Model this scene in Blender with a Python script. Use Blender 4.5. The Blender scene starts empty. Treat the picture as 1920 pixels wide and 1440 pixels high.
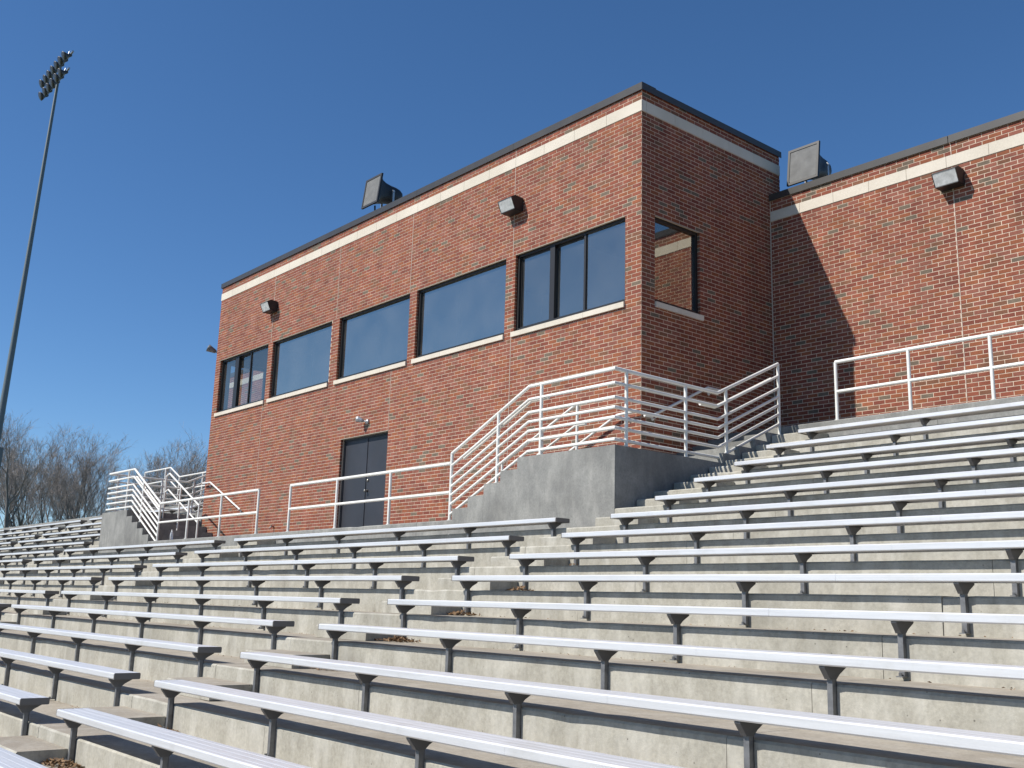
import bpy, math, random
from mathutils import Vector, Matrix

random.seed(7)
scene = bpy.context.scene
COL = scene.collection

# ------------------------------------------------------------------ camera
CAM = Vector((10.6194, -11.5995, -1.5633))
YAW, PITCH, ROLL = math.radians(49.7405), math.radians(12.0776), math.radians(1.6662)
F_PX = 1941.63            # focal length for a 1920 px wide picture


def cam_axes():
    cy, sy, cp, sp = math.cos(YAW), math.sin(YAW), math.cos(PITCH), math.sin(PITCH)
    fwd = Vector((-sy * cp, cy * cp, sp))
    right = Vector((cy, sy, 0))
    up = right.cross(fwd)
    cr, sr = math.cos(ROLL), math.sin(ROLL)
    return cr * right + sr * up, -sr * right + cr * up, fwd


CR, CU, CF = cam_axes()
cd = bpy.data.cameras.new('camera')
cd.sensor_width = 36.0
cd.lens = F_PX / 1920 * 36
cd.clip_start = 0.05
cd.clip_end = 3000
cam = bpy.data.objects.new('camera', cd)
COL.objects.link(cam)
m3 = Matrix((CR, CU, -CF)).transposed()
cam.matrix_world = Matrix.Translation(CAM) @ m3.to_4x4()
scene.camera = cam


def px(p):                # projected pixel (1920 wide) of a world point, used to pick the bricks that show largest
    d = Vector(p) - CAM
    z = d.dot(CF)
    return 960 + F_PX * d.dot(CR) / z, 720 - F_PX * d.dot(CU) / z


# ------------------------------------------------------------------ sky, sun, exposure
SUN_DIR = Vector((-1.574, -3.448, 3.937)).normalized()     # towards the sun
SUN_EL = math.asin(SUN_DIR.z)
SUN_AZ = math.atan2(SUN_DIR.x, SUN_DIR.y)
world = bpy.data.worlds.new('World')
scene.world = world
world.use_nodes = True
wn, wl = world.node_tree.nodes, world.node_tree.links
wn.clear()
wo = wn.new('ShaderNodeOutputWorld')
wb = wn.new('ShaderNodeBackground')
sky = wn.new('ShaderNodeTexSky')
sky.sky_type = 'NISHITA'
sky.sun_disc = False
sky.sun_elevation = SUN_EL
sky.sun_rotation = SUN_AZ
sky.altitude = 0
sky.air_density = 0.8
sky.dust_density = 0.15
sky.ozone_density = 5.0
wb.inputs['Strength'].default_value = 0.088
hs = wn.new('ShaderNodeHueSaturation')
hs.inputs['Saturation'].default_value = 1.14
hs.inputs['Value'].default_value = 1.2
wl.new(sky.outputs[0], hs.inputs['Color'])
wl.new(hs.outputs[0], wb.inputs[0])
wl.new(wb.outputs[0], wo.inputs[0])

sd = bpy.data.lights.new('sun', 'SUN')
sd.energy = 4.9
sd.angle = math.radians(0.53)
sd.color = (1.0, 0.95, 0.87)
sun = bpy.data.objects.new('sun', sd)
COL.objects.link(sun)
sun.rotation_euler = SUN_DIR.to_track_quat('Z', 'Y').to_euler()
sun.location = (-20, -40, 45)

scene.view_settings.view_transform = 'Standard'
scene.view_settings.look = 'None'
scene.view_settings.exposure = 0.3
scene.view_settings.gamma = 1.0


# ------------------------------------------------------------------ helpers
class MB:
    """collects faces; build() links them as ONE mesh object"""

    def __init__(s):
        s.v, s.f, s.m = [], [], []

    def face(s, pts, mi=0):
        n = len(s.v)
        s.v += [tuple(p) for p in pts]
        s.f.append(tuple(range(n, n + len(pts))))
        s.m.append(mi)

    def box(s, x0, x1, y0, y1, z0, z1, mi=0, skip=''):
        n = len(s.v)
        s.v += [(x0, y0, z0), (x1, y0, z0), (x1, y1, z0), (x0, y1, z0), (x0, y0, z1), (x1, y0, z1), (x1, y1, z1), (x0, y1, z1)]
        for key, q in (('b', (0, 3, 2, 1)), ('t', (4, 5, 6, 7)), ('f', (0, 1, 5, 4)), ('k', (2, 3, 7, 6)), ('l', (3, 0, 4, 7)), ('r', (1, 2, 6, 5))):
            if key not in skip:
                s.f.append(tuple(n + i for i in q))
                s.m.append(mi)

    def prism(s, prof, x0, x1, axis='x', mi=0, caps=True):
        """prof: list of 2-tuples; axis x -> (y,z), y -> (x,z), z -> (x,y); profile counter-clockwise seen from +axis end"""
        n, k = len(s.v), len(prof)

        def P(a, b, t):
            return {'x': (t, a, b), 'y': (a, t, b), 'z': (a, b, t)}[axis]
        s.v += [P(a, b, x0) for a, b in prof] + [P(a, b, x1) for a, b in prof]
        for i in range(k):
            j = (i + 1) % k
            s.f.append((n + i, n + j, n + k + j, n + k + i))
            s.m.append(mi)
        if caps:
            s.f.append(tuple(n + i for i in reversed(range(k))))
            s.f.append(tuple(n + k + i for i in range(k)))
            s.m += [mi, mi]

    def tube(s, pts, r, sides=10, mi=0, caps=True):
        pts = [Vector(p) for p in pts]
        rs = r if isinstance(r, (list, tuple)) else [r] * len(pts)
        rings = []
        prev = None
        for i, p in enumerate(pts):
            if i == 0:
                d = pts[1] - p
            elif i == len(pts) - 1:
                d = p - pts[i - 1]
            else:
                d = (pts[i + 1] - p).normalized() + (p - pts[i - 1]).normalized()
            d.normalize()
            if prev is None:
                a = Vector((0, 0, 1)) if abs(d.z) < 0.9 else Vector((1, 0, 0))
                u = d.cross(a).normalized()
            else:
                u = prev - d * prev.dot(d)
                u.normalize()
            prev = u
            w = d.cross(u)
            st = 1.0
            if 0 < i < len(pts) - 1:
                c = (pts[i + 1] - p).normalized().dot((p - pts[i - 1]).normalized())
                st = 1 / max(0.5, math.sqrt(max(0.0, (1 + c) / 2)))
            n = len(s.v)
            # stretch the mitre ring so the pipe keeps its width round a bend
            for k in range(sides):
                t = 2 * math.pi * k / sides
                s.v.append(tuple(p + (u * math.cos(t) + w * math.sin(t)) * rs[i] * (st if st < 1.2 else 1.1)))
            rings.append(n)
        for a, b in zip(rings[:-1], rings[1:]):
            for k in range(sides):
                j = (k + 1) % sides
                s.f.append((a + k, a + j, b + j, b + k))
                s.m.append(mi)
        if caps:
            s.f.append(tuple(rings[0] + k for k in reversed(range(sides))))
            s.f.append(tuple(rings[-1] + k for k in range(sides)))
            s.m += [mi, mi]

    def mesh(s, name, mats, smooth=False):
        me = bpy.data.meshes.new(name)
        me.from_pydata(s.v, [], s.f)
        for mt in (mats if isinstance(mats, (list, tuple)) else [mats]):
            me.materials.append(mt)
        if len(me.materials) > 1:
            me.polygons.foreach_set('material_index', s.m)
        if smooth:
            me.polygons.foreach_set('use_smooth', [True] * len(s.f))
        me.update()
        return me

    def build(s, name, mats, parent=None, smooth=False):
        return link(name, s.mesh(name, mats, smooth), parent)


def link(name, data, parent=None, loc=None, rot=None):
    o = bpy.data.objects.new(name, data)
    COL.objects.link(o)
    if parent:
        o.parent = parent
    if loc:
        o.location = loc
    if rot:
        o.rotation_euler = rot
    return o


def tag(o, label, cat, group=None, kind=None):
    o['label'] = label
    if cat:
        o['category'] = cat
    if group:
        o['group'] = group
    if kind:
        o['kind'] = kind
    return o


def thing(name, label, cat, loc=(0, 0, 0), group=None):
    return tag(link(name, None, None, loc), label, cat, group)


def smooth_angle(o, deg=35):
    me = o.data
    me.polygons.foreach_set('use_smooth', [True] * len(me.polygons))
    try:
        me.set_sharp_from_angle(angle=math.radians(deg))
    except Exception:
        pass


# ------------------------------------------------------------------ materials
def mat(name, col, rough=0.7, metal=0.0, spec=0.5):
    m = bpy.data.materials.new(name)
    m.use_nodes = True
    b = m.node_tree.nodes['Principled BSDF']
    b.inputs['Base Color'].default_value = (*col, 1)
    b.inputs['Roughness'].default_value = rough
    b.inputs['Metallic'].default_value = metal
    b.inputs['Specular IOR Level'].default_value = spec
    return m


class NT:
    def __init__(s, m):
        s.n, s.l = m.node_tree.nodes, m.node_tree.links
        s.b = s.n['Principled BSDF']
        g = s.n.new('ShaderNodeNewGeometry')
        s.pos = g.outputs['Position']

    def scaled(s, sc):
        v = s.n.new('ShaderNodeVectorMath')
        v.operation = 'MULTIPLY'
        s.l.new(s.pos, v.inputs[0])
        v.inputs[1].default_value = sc
        return v.outputs[0]

    def noise(s, scale, detail=4, rough=0.55, vec=None):
        t = s.n.new('ShaderNodeTexNoise')
        t.inputs['Scale'].default_value = scale
        t.inputs['Detail'].default_value = detail
        t.inputs['Roughness'].default_value = rough
        s.l.new(vec if vec is not None else s.pos, t.inputs['Vector'])
        return t.outputs['Fac']

    def ramp(s, fac, stops):
        r = s.n.new('ShaderNodeValToRGB')
        e = r.color_ramp.elements
        e[0].position, e[0].color = stops[0][0], (*stops[0][1], 1)
        e[1].position, e[1].color = stops[-1][0], (*stops[-1][1], 1)
        for p, c in stops[1:-1]:
            q = e.new(p)
            q.color = (*c, 1)
        s.l.new(fac, r.inputs[0])
        return r.outputs[0]

    def mix(s, fac, a, b, mode='MIX'):
        m = s.n.new('ShaderNodeMix')
        m.data_type = 'RGBA'
        m.blend_type = mode
        for sock, val in ((m.inputs[0], fac), (m.inputs[6], a), (m.inputs[7], b)):
            if hasattr(val, 'is_linked'):
                s.l.new(val, sock)
            elif isinstance(val, (int, float)):
                sock.default_value = val
            else:
                sock.default_value = (*val, 1)
        return m.outputs[2]

    def color(s, c):
        s.l.new(c, s.b.inputs['Base Color'])

    def rough(s, fac, lo, hi):
        r = s.n.new('ShaderNodeMapRange')
        r.inputs[3].default_value, r.inputs[4].default_value = lo, hi
        s.l.new(fac, r.inputs[0])
        s.l.new(r.outputs[0], s.b.inputs['Roughness'])

    def bump(s, h, strength=0.3, dist=0.01):
        b = s.n.new('ShaderNodeBump')
        b.inputs['Strength'].default_value = strength
        b.inputs['Distance'].default_value = dist
        s.l.new(h, b.inputs['Height'])
        s.l.new(b.outputs[0], s.b.inputs['Normal'])


G3 = lambda v: (v, v, v)


def concrete(name, c_lo, c_mid, c_hi, streak=0.5, stain=(0.16, 0.15, 0.13), stain_lo=0.60, pits=True):
    m = mat(name, c_mid, 0.9, 0, 0.25)
    t = NT(m)
    base = t.ramp(t.noise(1.6, 8, 0.68), [(0.25, c_lo), (0.5, c_mid), (0.75, c_hi)])
    fine = t.ramp(t.noise(38, 5, 0.7), [(0.3, G3(0.80)), (0.7, G3(1.12))])
    col = t.mix(1.0, base, fine, 'MULTIPLY')
    # vertical run-off streaks (fine in x/y, long in z)
    sv = t.scaled((6.0, 6.0, 1.9))
    st = t.ramp(t.noise(1.0, 4, 0.6, sv), [(0.46, G3(0)), (0.66, G3(streak))])
    col = t.mix(st, col, (0.60, 0.585, 0.53))
    sv2 = t.scaled((2.7, 2.7, 1.3))
    st2 = t.ramp(t.noise(1.7, 4, 0.6, sv2), [(0.5, G3(0)), (0.72, G3(streak * 0.8))])
    col = t.mix(st2, col, stain)
    bl = t.ramp(t.noise(0.55, 5, 0.65), [(stain_lo, G3(0)), (stain_lo + 0.14, G3(0.55))])
    col = t.mix(bl, col, stain)
    if pits:
        vo = t.n.new('ShaderNodeTexVoronoi')
        vo.inputs['Scale'].default_value = 13
        t.l.new(t.pos, vo.inputs['Vector'])
        pm = t.ramp(vo.outputs['Distance'], [(0.04, G3(0.7)), (0.085, G3(0))])
        gate = t.ramp(t.noise(2.3, 3), [(0.44, G3(0)), (0.52, G3(1))])
        pm2 = t.mix(1.0, pm, gate, 'MULTIPLY')
        col = t.mix(pm2, col, (0.07, 0.065, 0.055))
    t.color(col)
    t.bump(t.noise(55, 6, 0.7), 0.35, 0.006)
    return m


M = {}
M['riser'] = concrete('concrete_riser', (0.285, 0.27, 0.225), (0.37, 0.352, 0.298), (0.455, 0.435, 0.375), 0.34, (0.18, 0.168, 0.14), 0.57)
M['tread'] = concrete('concrete_tread', (0.25, 0.22, 0.18), (0.32, 0.285, 0.235), (0.39, 0.35, 0.29), 0.15, (0.17, 0.15, 0.12), 0.56, False)
M['grey_conc'] = concrete('concrete_grey', (0.17, 0.172, 0.165), (0.235, 0.235, 0.222), (0.31, 0.31, 0.29), 0.16, (0.12, 0.12, 0.115), 0.5)


def brick_mat(name, c, var):
    m = mat(name, c, 0.85, 0, 0.25)
    t = NT(m)
    lo = tuple(x * (1 - var) for x in c)
    hi = tuple(min(1, x * (1 + var)) for x in c)
    col = t.ramp(t.noise(4.5, 3), [(0.3, lo), (0.7, hi)])
    sp = t.ramp(t.noise(90, 3, 0.7), [(0.35, G3(0.80)), (0.65, G3(1.15))])
    big = t.ramp(t.noise(0.45, 5, 0.6), [(0.3, G3(0.92)), (0.7, G3(1.06))])
    run = t.ramp(t.noise(1.0, 4, 0.6, t.scaled((2.6, 2.6, 0.22))), [(0.35, G3(0.92)), (0.65, G3(1.06))])
    t.color(t.mix(1.0, t.mix(1.0, t.mix(1.0, col, sp, 'MULTIPLY'), big, 'MULTIPLY'), run, 'MULTIPLY'))
    t.bump(t.noise(120, 3), 0.3, 0.003)
    return m


BR = [brick_mat('brick_red', (0.242, 0.075, 0.045), 0.18), brick_mat('brick_orange', (0.258, 0.087, 0.043), 0.18),
      brick_mat('brick_deep', (0.20, 0.06, 0.04), 0.18), brick_mat('brick_rose', (0.245, 0.09, 0.062), 0.18),
      brick_mat('brick_brown', (0.19, 0.085, 0.05), 0.18), brick_mat('brick_charcoal', (0.15, 0.115, 0.083), 0.22)]
BW = [0.30, 0.2, 0.17, 0.20, 0.08, 0.05]
M['mortar'] = brick_mat('mortar', (0.63, 0.50, 0.385), 0.1)
M['precast'] = mat('precast_stone', (0.62, 0.56, 0.47), 0.85, 0, 0.25)
t = NT(M['precast'])
t.color(t.mix(1.0, t.ramp(t.noise(1.3, 5), [(0.3, (0.56, 0.505, 0.42)), (0.7, (0.66, 0.60, 0.51))]), t.ramp(t.noise(70, 3), [(0.3, G3(0.92)), (0.7, G3(1.05))]), 'MULTIPLY'))
t.bump(t.noise(140, 3), 0.15, 0.003)
M['sealant'] = mat('joint_sealant', (0.50, 0.42, 0.35), 0.8)
M['bronze'] = mat('bronze_coping', (0.05, 0.047, 0.044), 0.42, 0.0, 0.4)
t = NT(M['bronze'])
t.rough(t.noise(3, 4), 0.32, 0.5)
M['frame'] = mat('window_frame_metal', (0.014, 0.013, 0.013), 0.45)
M['lintel'] = mat('lintel_paint', (0.36, 0.32, 0.26), 0.7)
M['door'] = mat('door_paint', (0.035, 0.037, 0.046), 0.5)
t = NT(M['door'])
t.color(t.ramp(t.noise(1.6, 4), [(0.35, (0.022, 0.024, 0.031)), (0.7, (0.03, 0.032, 0.041))]))
t.rough(t.noise(5, 3), 0.42, 0.6)
M['inner'] = mat('interior_paint', (0.22, 0.21, 0.20), 0.9)
M['roof'] = mat('roof_membrane', (0.12, 0.12, 0.12), 0.9)


def glass(name, refl, tint, film=0.05):
    m = bpy.data.materials.new(name)
    m.use_nodes = True
    n, l = m.node_tree.nodes, m.node_tree.links
    n.clear()
    out = n.new('ShaderNodeOutputMaterial')
    mx = n.new('ShaderNodeMixShader')
    tr = n.new('ShaderNodeBsdfTransparent')
    tr.inputs[0].default_value = (*tint, 1)
    gl = n.new('ShaderNodeBsdfGlossy')
    gl.inputs['Roughness'].default_value = 0.015
    gl.inputs['Color'].default_value = (1.0, 0.96, 0.85, 1)
    fr = n.new('ShaderNodeFresnel')
    fr.inputs[0].default_value = 1.5
    mr = n.new('ShaderNodeMapRange')
    mr.inputs[3].default_value, mr.inputs[4].default_value = refl, 1.0
    l.new(fr.outputs[0], mr.inputs[0])
    # slow waviness of a real pane
    g = n.new('ShaderNodeNewGeometry')
    ns = n.new('ShaderNodeTexNoise')
    ns.inputs['Scale'].default_value = 0.9
    ns.inputs['Detail'].default_value = 1
    l.new(g.outputs['Position'], ns.inputs['Vector'])
    bp = n.new('ShaderNodeBump')
    bp.inputs['Strength'].default_value = 0.25
    bp.inputs['Distance'].default_value = 0.01
    l.new(ns.outputs['Fac'], bp.inputs['Height'])
    l.new(bp.outputs[0], gl.inputs['Normal'])
    l.new(mr.outputs[0], mx.inputs[0])
    l.new(tr.outputs[0], mx.inputs[1])
    l.new(gl.outputs[0], mx.inputs[2])
    # thin film of dust on the outside
    df = n.new('ShaderNodeBsdfDiffuse')
    df.inputs[0].default_value = (0.55, 0.55, 0.53, 1)
    nd = n.new('ShaderNodeTexNoise')
    nd.inputs['Scale'].default_value = 1.3
    nd.inputs['Detail'].default_value = 6
    l.new(g.outputs['Position'], nd.inputs['Vector'])
    mf = n.new('ShaderNodeMapRange')
    mf.inputs[1].default_value, mf.inputs[2].default_value = 0.3, 0.75
    mf.inputs[3].default_value, mf.inputs[4].default_value = film * 0.5, film * 1.6
    l.new(nd.outputs['Fac'], mf.inputs[0])
    m2 = n.new('ShaderNodeMixShader')
    l.new(mf.outputs[0], m2.inputs[0])
    l.new(mx.outputs[0], m2.inputs[1])
    l.new(df.outputs[0], m2.inputs[2])
    l.new(m2.outputs[0], out.inputs[0])
    return m


M['glass'] = glass('tinted_glass', 0.37, (0.36, 0.39, 0.40))
M['clear'] = glass('clear_glass', 0.14, (0.82, 0.84, 0.83), 0.03)
M['half'] = glass('half_tinted_glass', 0.30, (0.55, 0.58, 0.58))
M['lens'] = mat('lamp_lens', (0.42, 0.43, 0.42), 0.22, 0.0, 0.6)
t = NT(M['lens'])
t.color(t.ramp(t.noise(14, 3), [(0.35, (0.50, 0.51, 0.50)), (0.65, (0.70, 0.71, 0.70))]))
M['alu'] = mat('bench_aluminium', (0.70, 0.705, 0.73), 0.38, 0.35, 0.5)
t = NT(M['alu'])
a1 = t.ramp(t.noise(1.0, 4, 0.6, t.scaled((1.2, 40, 40))), [(0.3, (0.63, 0.63, 0.64)), (0.7, (0.75, 0.75, 0.76))])
a2 = t.ramp(t.noise(2.2, 5, 0.65), [(0.56, G3(0)), (0.74, G3(0.42))])
t.color(t.mix(a2, a1, (0.48, 0.46, 0.42)))
t.rough(t.noise(6, 4), 0.3, 0.48)
t.bump(t.noise(1.0, 3, 0.6, t.scaled((2, 160, 160))), 0.06, 0.002)
M['cap'] = mat('bench_end_cap', (0.16, 0.15, 0.14), 0.6, 0.2)
M['leg'] = mat('bench_leg_galvanised', (0.27, 0.275, 0.285), 0.5, 0.35)
t = NT(M['leg'])
t.color(t.ramp(t.noise(18, 4), [(0.3, (0.13, 0.133, 0.138)), (0.7, (0.21, 0.214, 0.22))]))
M['gusset'] = mat('bench_bracket_steel', (0.13, 0.13, 0.135), 0.55, 0.3)
M['white_rail'] = mat('white_rail_paint', (0.74, 0.73, 0.69), 0.42)
t = NT(M['white_rail'])
wr = t.ramp(t.noise(2.5, 4), [(0.3, (0.68, 0.67, 0.62)), (0.7, (0.80, 0.79, 0.75))])
ch = t.ramp(t.noise(23, 5, 0.7), [(0.70, G3(0)), (0.74, G3(0.8))])
t.color(t.mix(ch, wr, (0.30, 0.24, 0.18)))
M['black'] = mat('black_plastic', (0.016, 0.016, 0.017), 0.5)
M['grille'] = mat('speaker_grille', (0.27, 0.275, 0.28), 0.7)
t = NT(M['grille'])
t.color(t.ramp(t.noise(7, 5), [(0.3, (0.10, 0.102, 0.102)), (0.7, (0.15, 0.152, 0.15))]))
t.bump(t.noise(300, 1), 0.5, 0.004)
M['steel'] = mat('galvanised_steel', (0.45, 0.46, 0.47), 0.4, 0.6)
M['pole'] = mat('pole_galvanised', (0.14, 0.17, 0.18), 0.55, 0.3)
M['lampdark'] = mat('floodlight_reflector', (0.055, 0.055, 0.055), 0.4, 0.3)
M['brass'] = mat('door_hardware', (0.38, 0.36, 0.32), 0.35, 0.8)
M['bark'] = mat('bare_bark', (0.085, 0.072, 0.062), 0.95, 0, 0.1)
t = NT(M['bark'])
t.color(t.ramp(t.noise(3, 4), [(0.3, (0.14, 0.13, 0.123)), (0.7, (0.26, 0.243, 0.23))]))
M['twig'] = mat('twigs', (0.37, 0.325, 0.295), 0.95, 0, 0.1)
M['leaf'] = mat('dead_leaf', (0.17, 0.095, 0.045), 0.8)
t = NT(M['leaf'])
t.color(t.ramp(t.noise(30, 2), [(0.3, (0.09, 0.05, 0.025)), (0.55, (0.19, 0.11, 0.05)), (0.75, (0.30, 0.20, 0.11))]))
M['bottle'] = mat('clear_plastic', (0.75, 0.78, 0.82), 0.15)
M['bottle'].node_tree.nodes['Principled BSDF'].inputs['Transmission Weight'].default_value = 0.55
M['paper'] = mat('white_paper', (0.78, 0.77, 0.74), 0.8)
M['grass'] = mat('grass', (0.06, 0.085, 0.03), 0.95, 0, 0.1)
t = NT(M['grass'])
t.color(t.ramp(t.noise(0.3, 6), [(0.3, (0.05, 0.065, 0.025)), (0.7, (0.10, 0.11, 0.05))]))
M['ground_conc'] = M['tread']

# ------------------------------------------------------------------ stand geometry (measured)
TREAD = 0.762
ZB = [1.042, .724, .4, .111, -.19, -.467, -.741, -1.018, -1.277, -1.534, -1.778, -2.03, -2.249, -2.445]
while len(ZB) < 21:
    ZB.append(ZB[-1] - 0.185)
SEAT = 0.40
yb = lambda k: 1.091 - TREAD * k                 # front edge of bench plank in row k
yr = lambda k: yb(k) + 0.125                      # riser face of row k


def tl(k):                                       # lower tread level in front of riser k
    top_rows = {-2: 1.300, -1: 0.905, 0: 0.590, 1: 0.300}
    return top_rows[k] if k in top_rows else ZB[k] - SEAT


PLAT = tl(3)                                     # platform level in front of the press box
WALK = 1.300                                     # upper walkway level
LAND = 0.55
XBR, XBL = 1.22, -17.75                          # outer faces of the two stair blocks
AISLES = [(1.05, 1.98), (-8.75, -7.92), (-18.57, -17.73), (-28.42, -27.55), (-38.25, -37.4)]
NROW = 20

# ground: one sheet, low field in front, bank up to the level behind the stand
g = MB()
prof = [(-700, -6.6), (-60, -6.6), (-17.5, -6.6), (-15.0, -6.4), (2.6, 0.2), (6, 0.75), (40, 0.75), (900, 0.75)]
xs = [-900, -200, -120, -60, -20, 20, 60, 120, 900]
for (ya, za), (yc, zc) in zip(prof[:-1], prof[1:]):
    for xa, xc in zip(xs[:-1], xs[1:]):
        g.face([(xa, ya, za), (xc, ya, za), (xc, yc, zc), (xa, yc, zc)])
go = g.build('ground', M['grass'])
go['kind'] = 'structure'
go['label'] = 'grassy ground around the grandstand'

# grandstand of concrete rows
stand = thing('grandstand', 'weathered concrete grandstand terraces stepping down below the brick press box', 'grandstand', (0, 0, -6))


def PP(o, parent):                                # parent keeping world coordinates
    o.parent = parent
    o.matrix_parent_inverse = Matrix.Translation(-parent.location)
    return o


def row_block(x0, x1, y0, y1, z0, z1, mats, parent, name='terrace_step', sub=0.22):
    """concrete riser + tread with chamfered nosing that wanders a little"""
    b = MB()
    n = max(1, int((x1 - x0) / sub))
    ch = 0.014
    cols = []
    for i in range(n + 1):
        x = x0 + (x1 - x0) * i / n
        j = random.uniform(-0.0015, 0.0015)
        jz = random.uniform(-0.0012, 0.0012)
        if random.random() < 0.02:
            j += 0.010
            jz -= 0.008
        cols.append([(x, y0 + j * .5, z0), (x, y0 + j, z1 - ch + jz), (x, y0 + ch + j, z1 + jz), (x, y1, z1)])
    for a, c in zip(cols[:-1], cols[1:]):
        b.face([a[0], c[0], c[1], a[1]], 0)
        b.face([a[1], c[1], c[2], a[2]], 0)
        b.face([a[2], c[2], c[3], a[3]], 1)
    b.face([cols[0][3], (x0, y1, z0), cols[0][0], cols[0][1], cols[0][2]], 0)
    b.face([cols[-1][0], (x1, y1, z0), cols[-1][3], cols[-1][2], cols[-1][1]], 0)
    b.face([(x1, y1, z0), (x0, y1, z0), (x0, y1, z1), (x1, y1, z1)], 0)
    return PP(b.build(name, mats, None), parent)


CJ = [14.0, 10.6, 7.15, 3.7, 1.22, -3.2, -7.05, -12.2, -17.75, -22.9, -28.0, -33.2, -38.4, -43.6, -49, -54]
RT = [M['riser'], M['tread']]
GT = [M['grey_conc'], M['grey_conc']]
for k in range(-1, NROW):
    top = tl(k - 1)
    for xa, xc in zip(CJ[1:], CJ[:-1]):
        central = (xa >= XBL - 0.01 and xc <= XBR + 0.01)
        if k < 4 and central:
            continue
        if k > 12 and xc < -18:
            continue
        y1 = yr(k) + TREAD + 0.06
        mats = RT
        if k == -1:
            y1 = 3.40
            mats = GT
        if k == 4 and central:
            y1 = -0.012
            mats = GT
        row_block(xa + 0.002, xc - 0.002, yr(k), y1, tl(k) - 0.12, top, mats, stand)
# half steps in the aisles
for ai, (xa, xc) in enumerate(AISLES):
    for k in range(-1, 17):
        if ai == 1 and k < 4:
            continue
        if ai >= 2 and k > 12:
            continue
        r = tl(k - 1) - tl(k)
        a0 = xa
        if ai == 0 and k <= 4:
            a0 = XBR + 0.03
        a1 = xc
        if ai == 2 and k <= 4:
            a1 = XBL - 0.03
        row_block(a0, a1, yr(k) - 0.385 + random.uniform(-.01, .01), yr(k) - 0.002, tl(k) + 0.002, tl(k) + r * 0.5, RT, stand, 'aisle_step', 0.3)


# ------------------------------------------------------------------ concrete staircases either side of the press box
def staircase(label, bottom_x, top_x, block_x, wall_x, parent_name='concrete_staircase'):
    root = thing(parent_name, label, 'staircase', (block_x, -1.8, PLAT))
    s = 1 if block_x > top_x else -1              # +1: climbs towards +x
    n = 5
    run = (top_x - bottom_x) / (n - 1)
    rise = (LAND - PLAT) / n
    y0, y1 = yr(4), -0.012
    for i in range(n - 1):
        xa = bottom_x + run * i
        xb = bottom_x + run * (i + 1)
        b = MB()
        b.box(min(xa, xb) + 0.001, max(xa, xb) - 0.001, y0 - 0.004, y1, PLAT - 0.3, PLAT + rise * (i + 1))
        PP(b.build('step', M['grey_conc']), root)
    b = MB()                                       # landing block
    lx0, lx1 = sorted((top_x, block_x))
    b.box(lx0, lx1, y0 - 0.004, y1, PLAT - 0.62, LAND)
    wx0, wx1 = sorted((wall_x + 0.012 * s, block_x))
    ys = 0.42
    b.box(wx0, wx1, y1, ys, PLAT - 0.62, LAND - 0.001)
    PP(b.build('landing', M['grey_conc']), root)
    run2 = (yr(-1) - ys) / 4
    rise2 = (WALK - LAND) / 5
    for i in range(5):
        ya = ys + run2 * i
        b = MB()
        b.box(wx0, wx1, ya, ya + run2 if i < 4 else 3.40, PLAT - 0.3, LAND + rise2 * (i + 1))
        PP(b.build('step', M['grey_conc']), root)
    return root


staircase('grey concrete staircase climbing right to the landing at the near building corner', -2.26, -0.74, XBR, 0.0)
staircase('shaded concrete staircase climbing left at the far end of the press box', -14.41, -15.98, XBL, -15.542)

# ------------------------------------------------------------------ the brick press box
CH = 0.0687                    # course height
BL = 0.2033                    # brick module
JT = 0.0118
PROUD = 0.0035
bld = thing('brick_press_box', 'red brick press box building with dark windows, cream stone band and bronze coping', 'building', (-7.77, 1.8, PLAT))
XL, YB, YW = -15.542, 3.776, 3.448
ZT, BT, BB = 6.897, 6.606, 6.403
WT = BB - 25 * CH
WB = WT - 21 * CH
DT = WT - 41 * CH
SILL_H = 0.10
WINS = [(-15.26, -12.539), (-12.307, -9.483), (-9.157, -6.402), (-6.157, -3.336), (-3.078, -0.346)]
DOOR = (-8.774, -6.944)
SIDE_WIN = (0.314, 1.44)
brick_rects = []              # (wall key, u0, u1, z0, z1, full)


def wall_core(name, key, u0, u1, z0, z1, opens, thick):
    """mortar-coloured wall with real openings. key: ('y',y,-1) plane facing -y, ('x',x,+1) plane facing +x"""
    b = MB()
    zs = sorted({z0, z1} | {min(max(z, z0), z1) for o in opens for z in o[2:4]})
    for za, zb_ in zip(zs[:-1], zs[1:]):
        if zb_ - za < 1e-4:
            continue
        cuts = sorted([(o[0], o[1]) for o in opens if o[2] < zb_ - 1e-4 and o[3] > za + 1e-4])
        u = u0
        spans = []
        for a, c in cuts:
            spans.append((u, a))
            u = c
        spans.append((u, u1))
        for a, c in spans:
            if key[0] == 'y':
                b.box(a, c, key[1], key[1] + thick, za, zb_)
            elif key[2] > 0:
                b.box(key[1] - thick, key[1], a, c, za, zb_)
            else:
                b.box(key[1], key[1] + thick, a, c, za, zb_)
    return PP(b.build(name, M['mortar']), bld)


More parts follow.
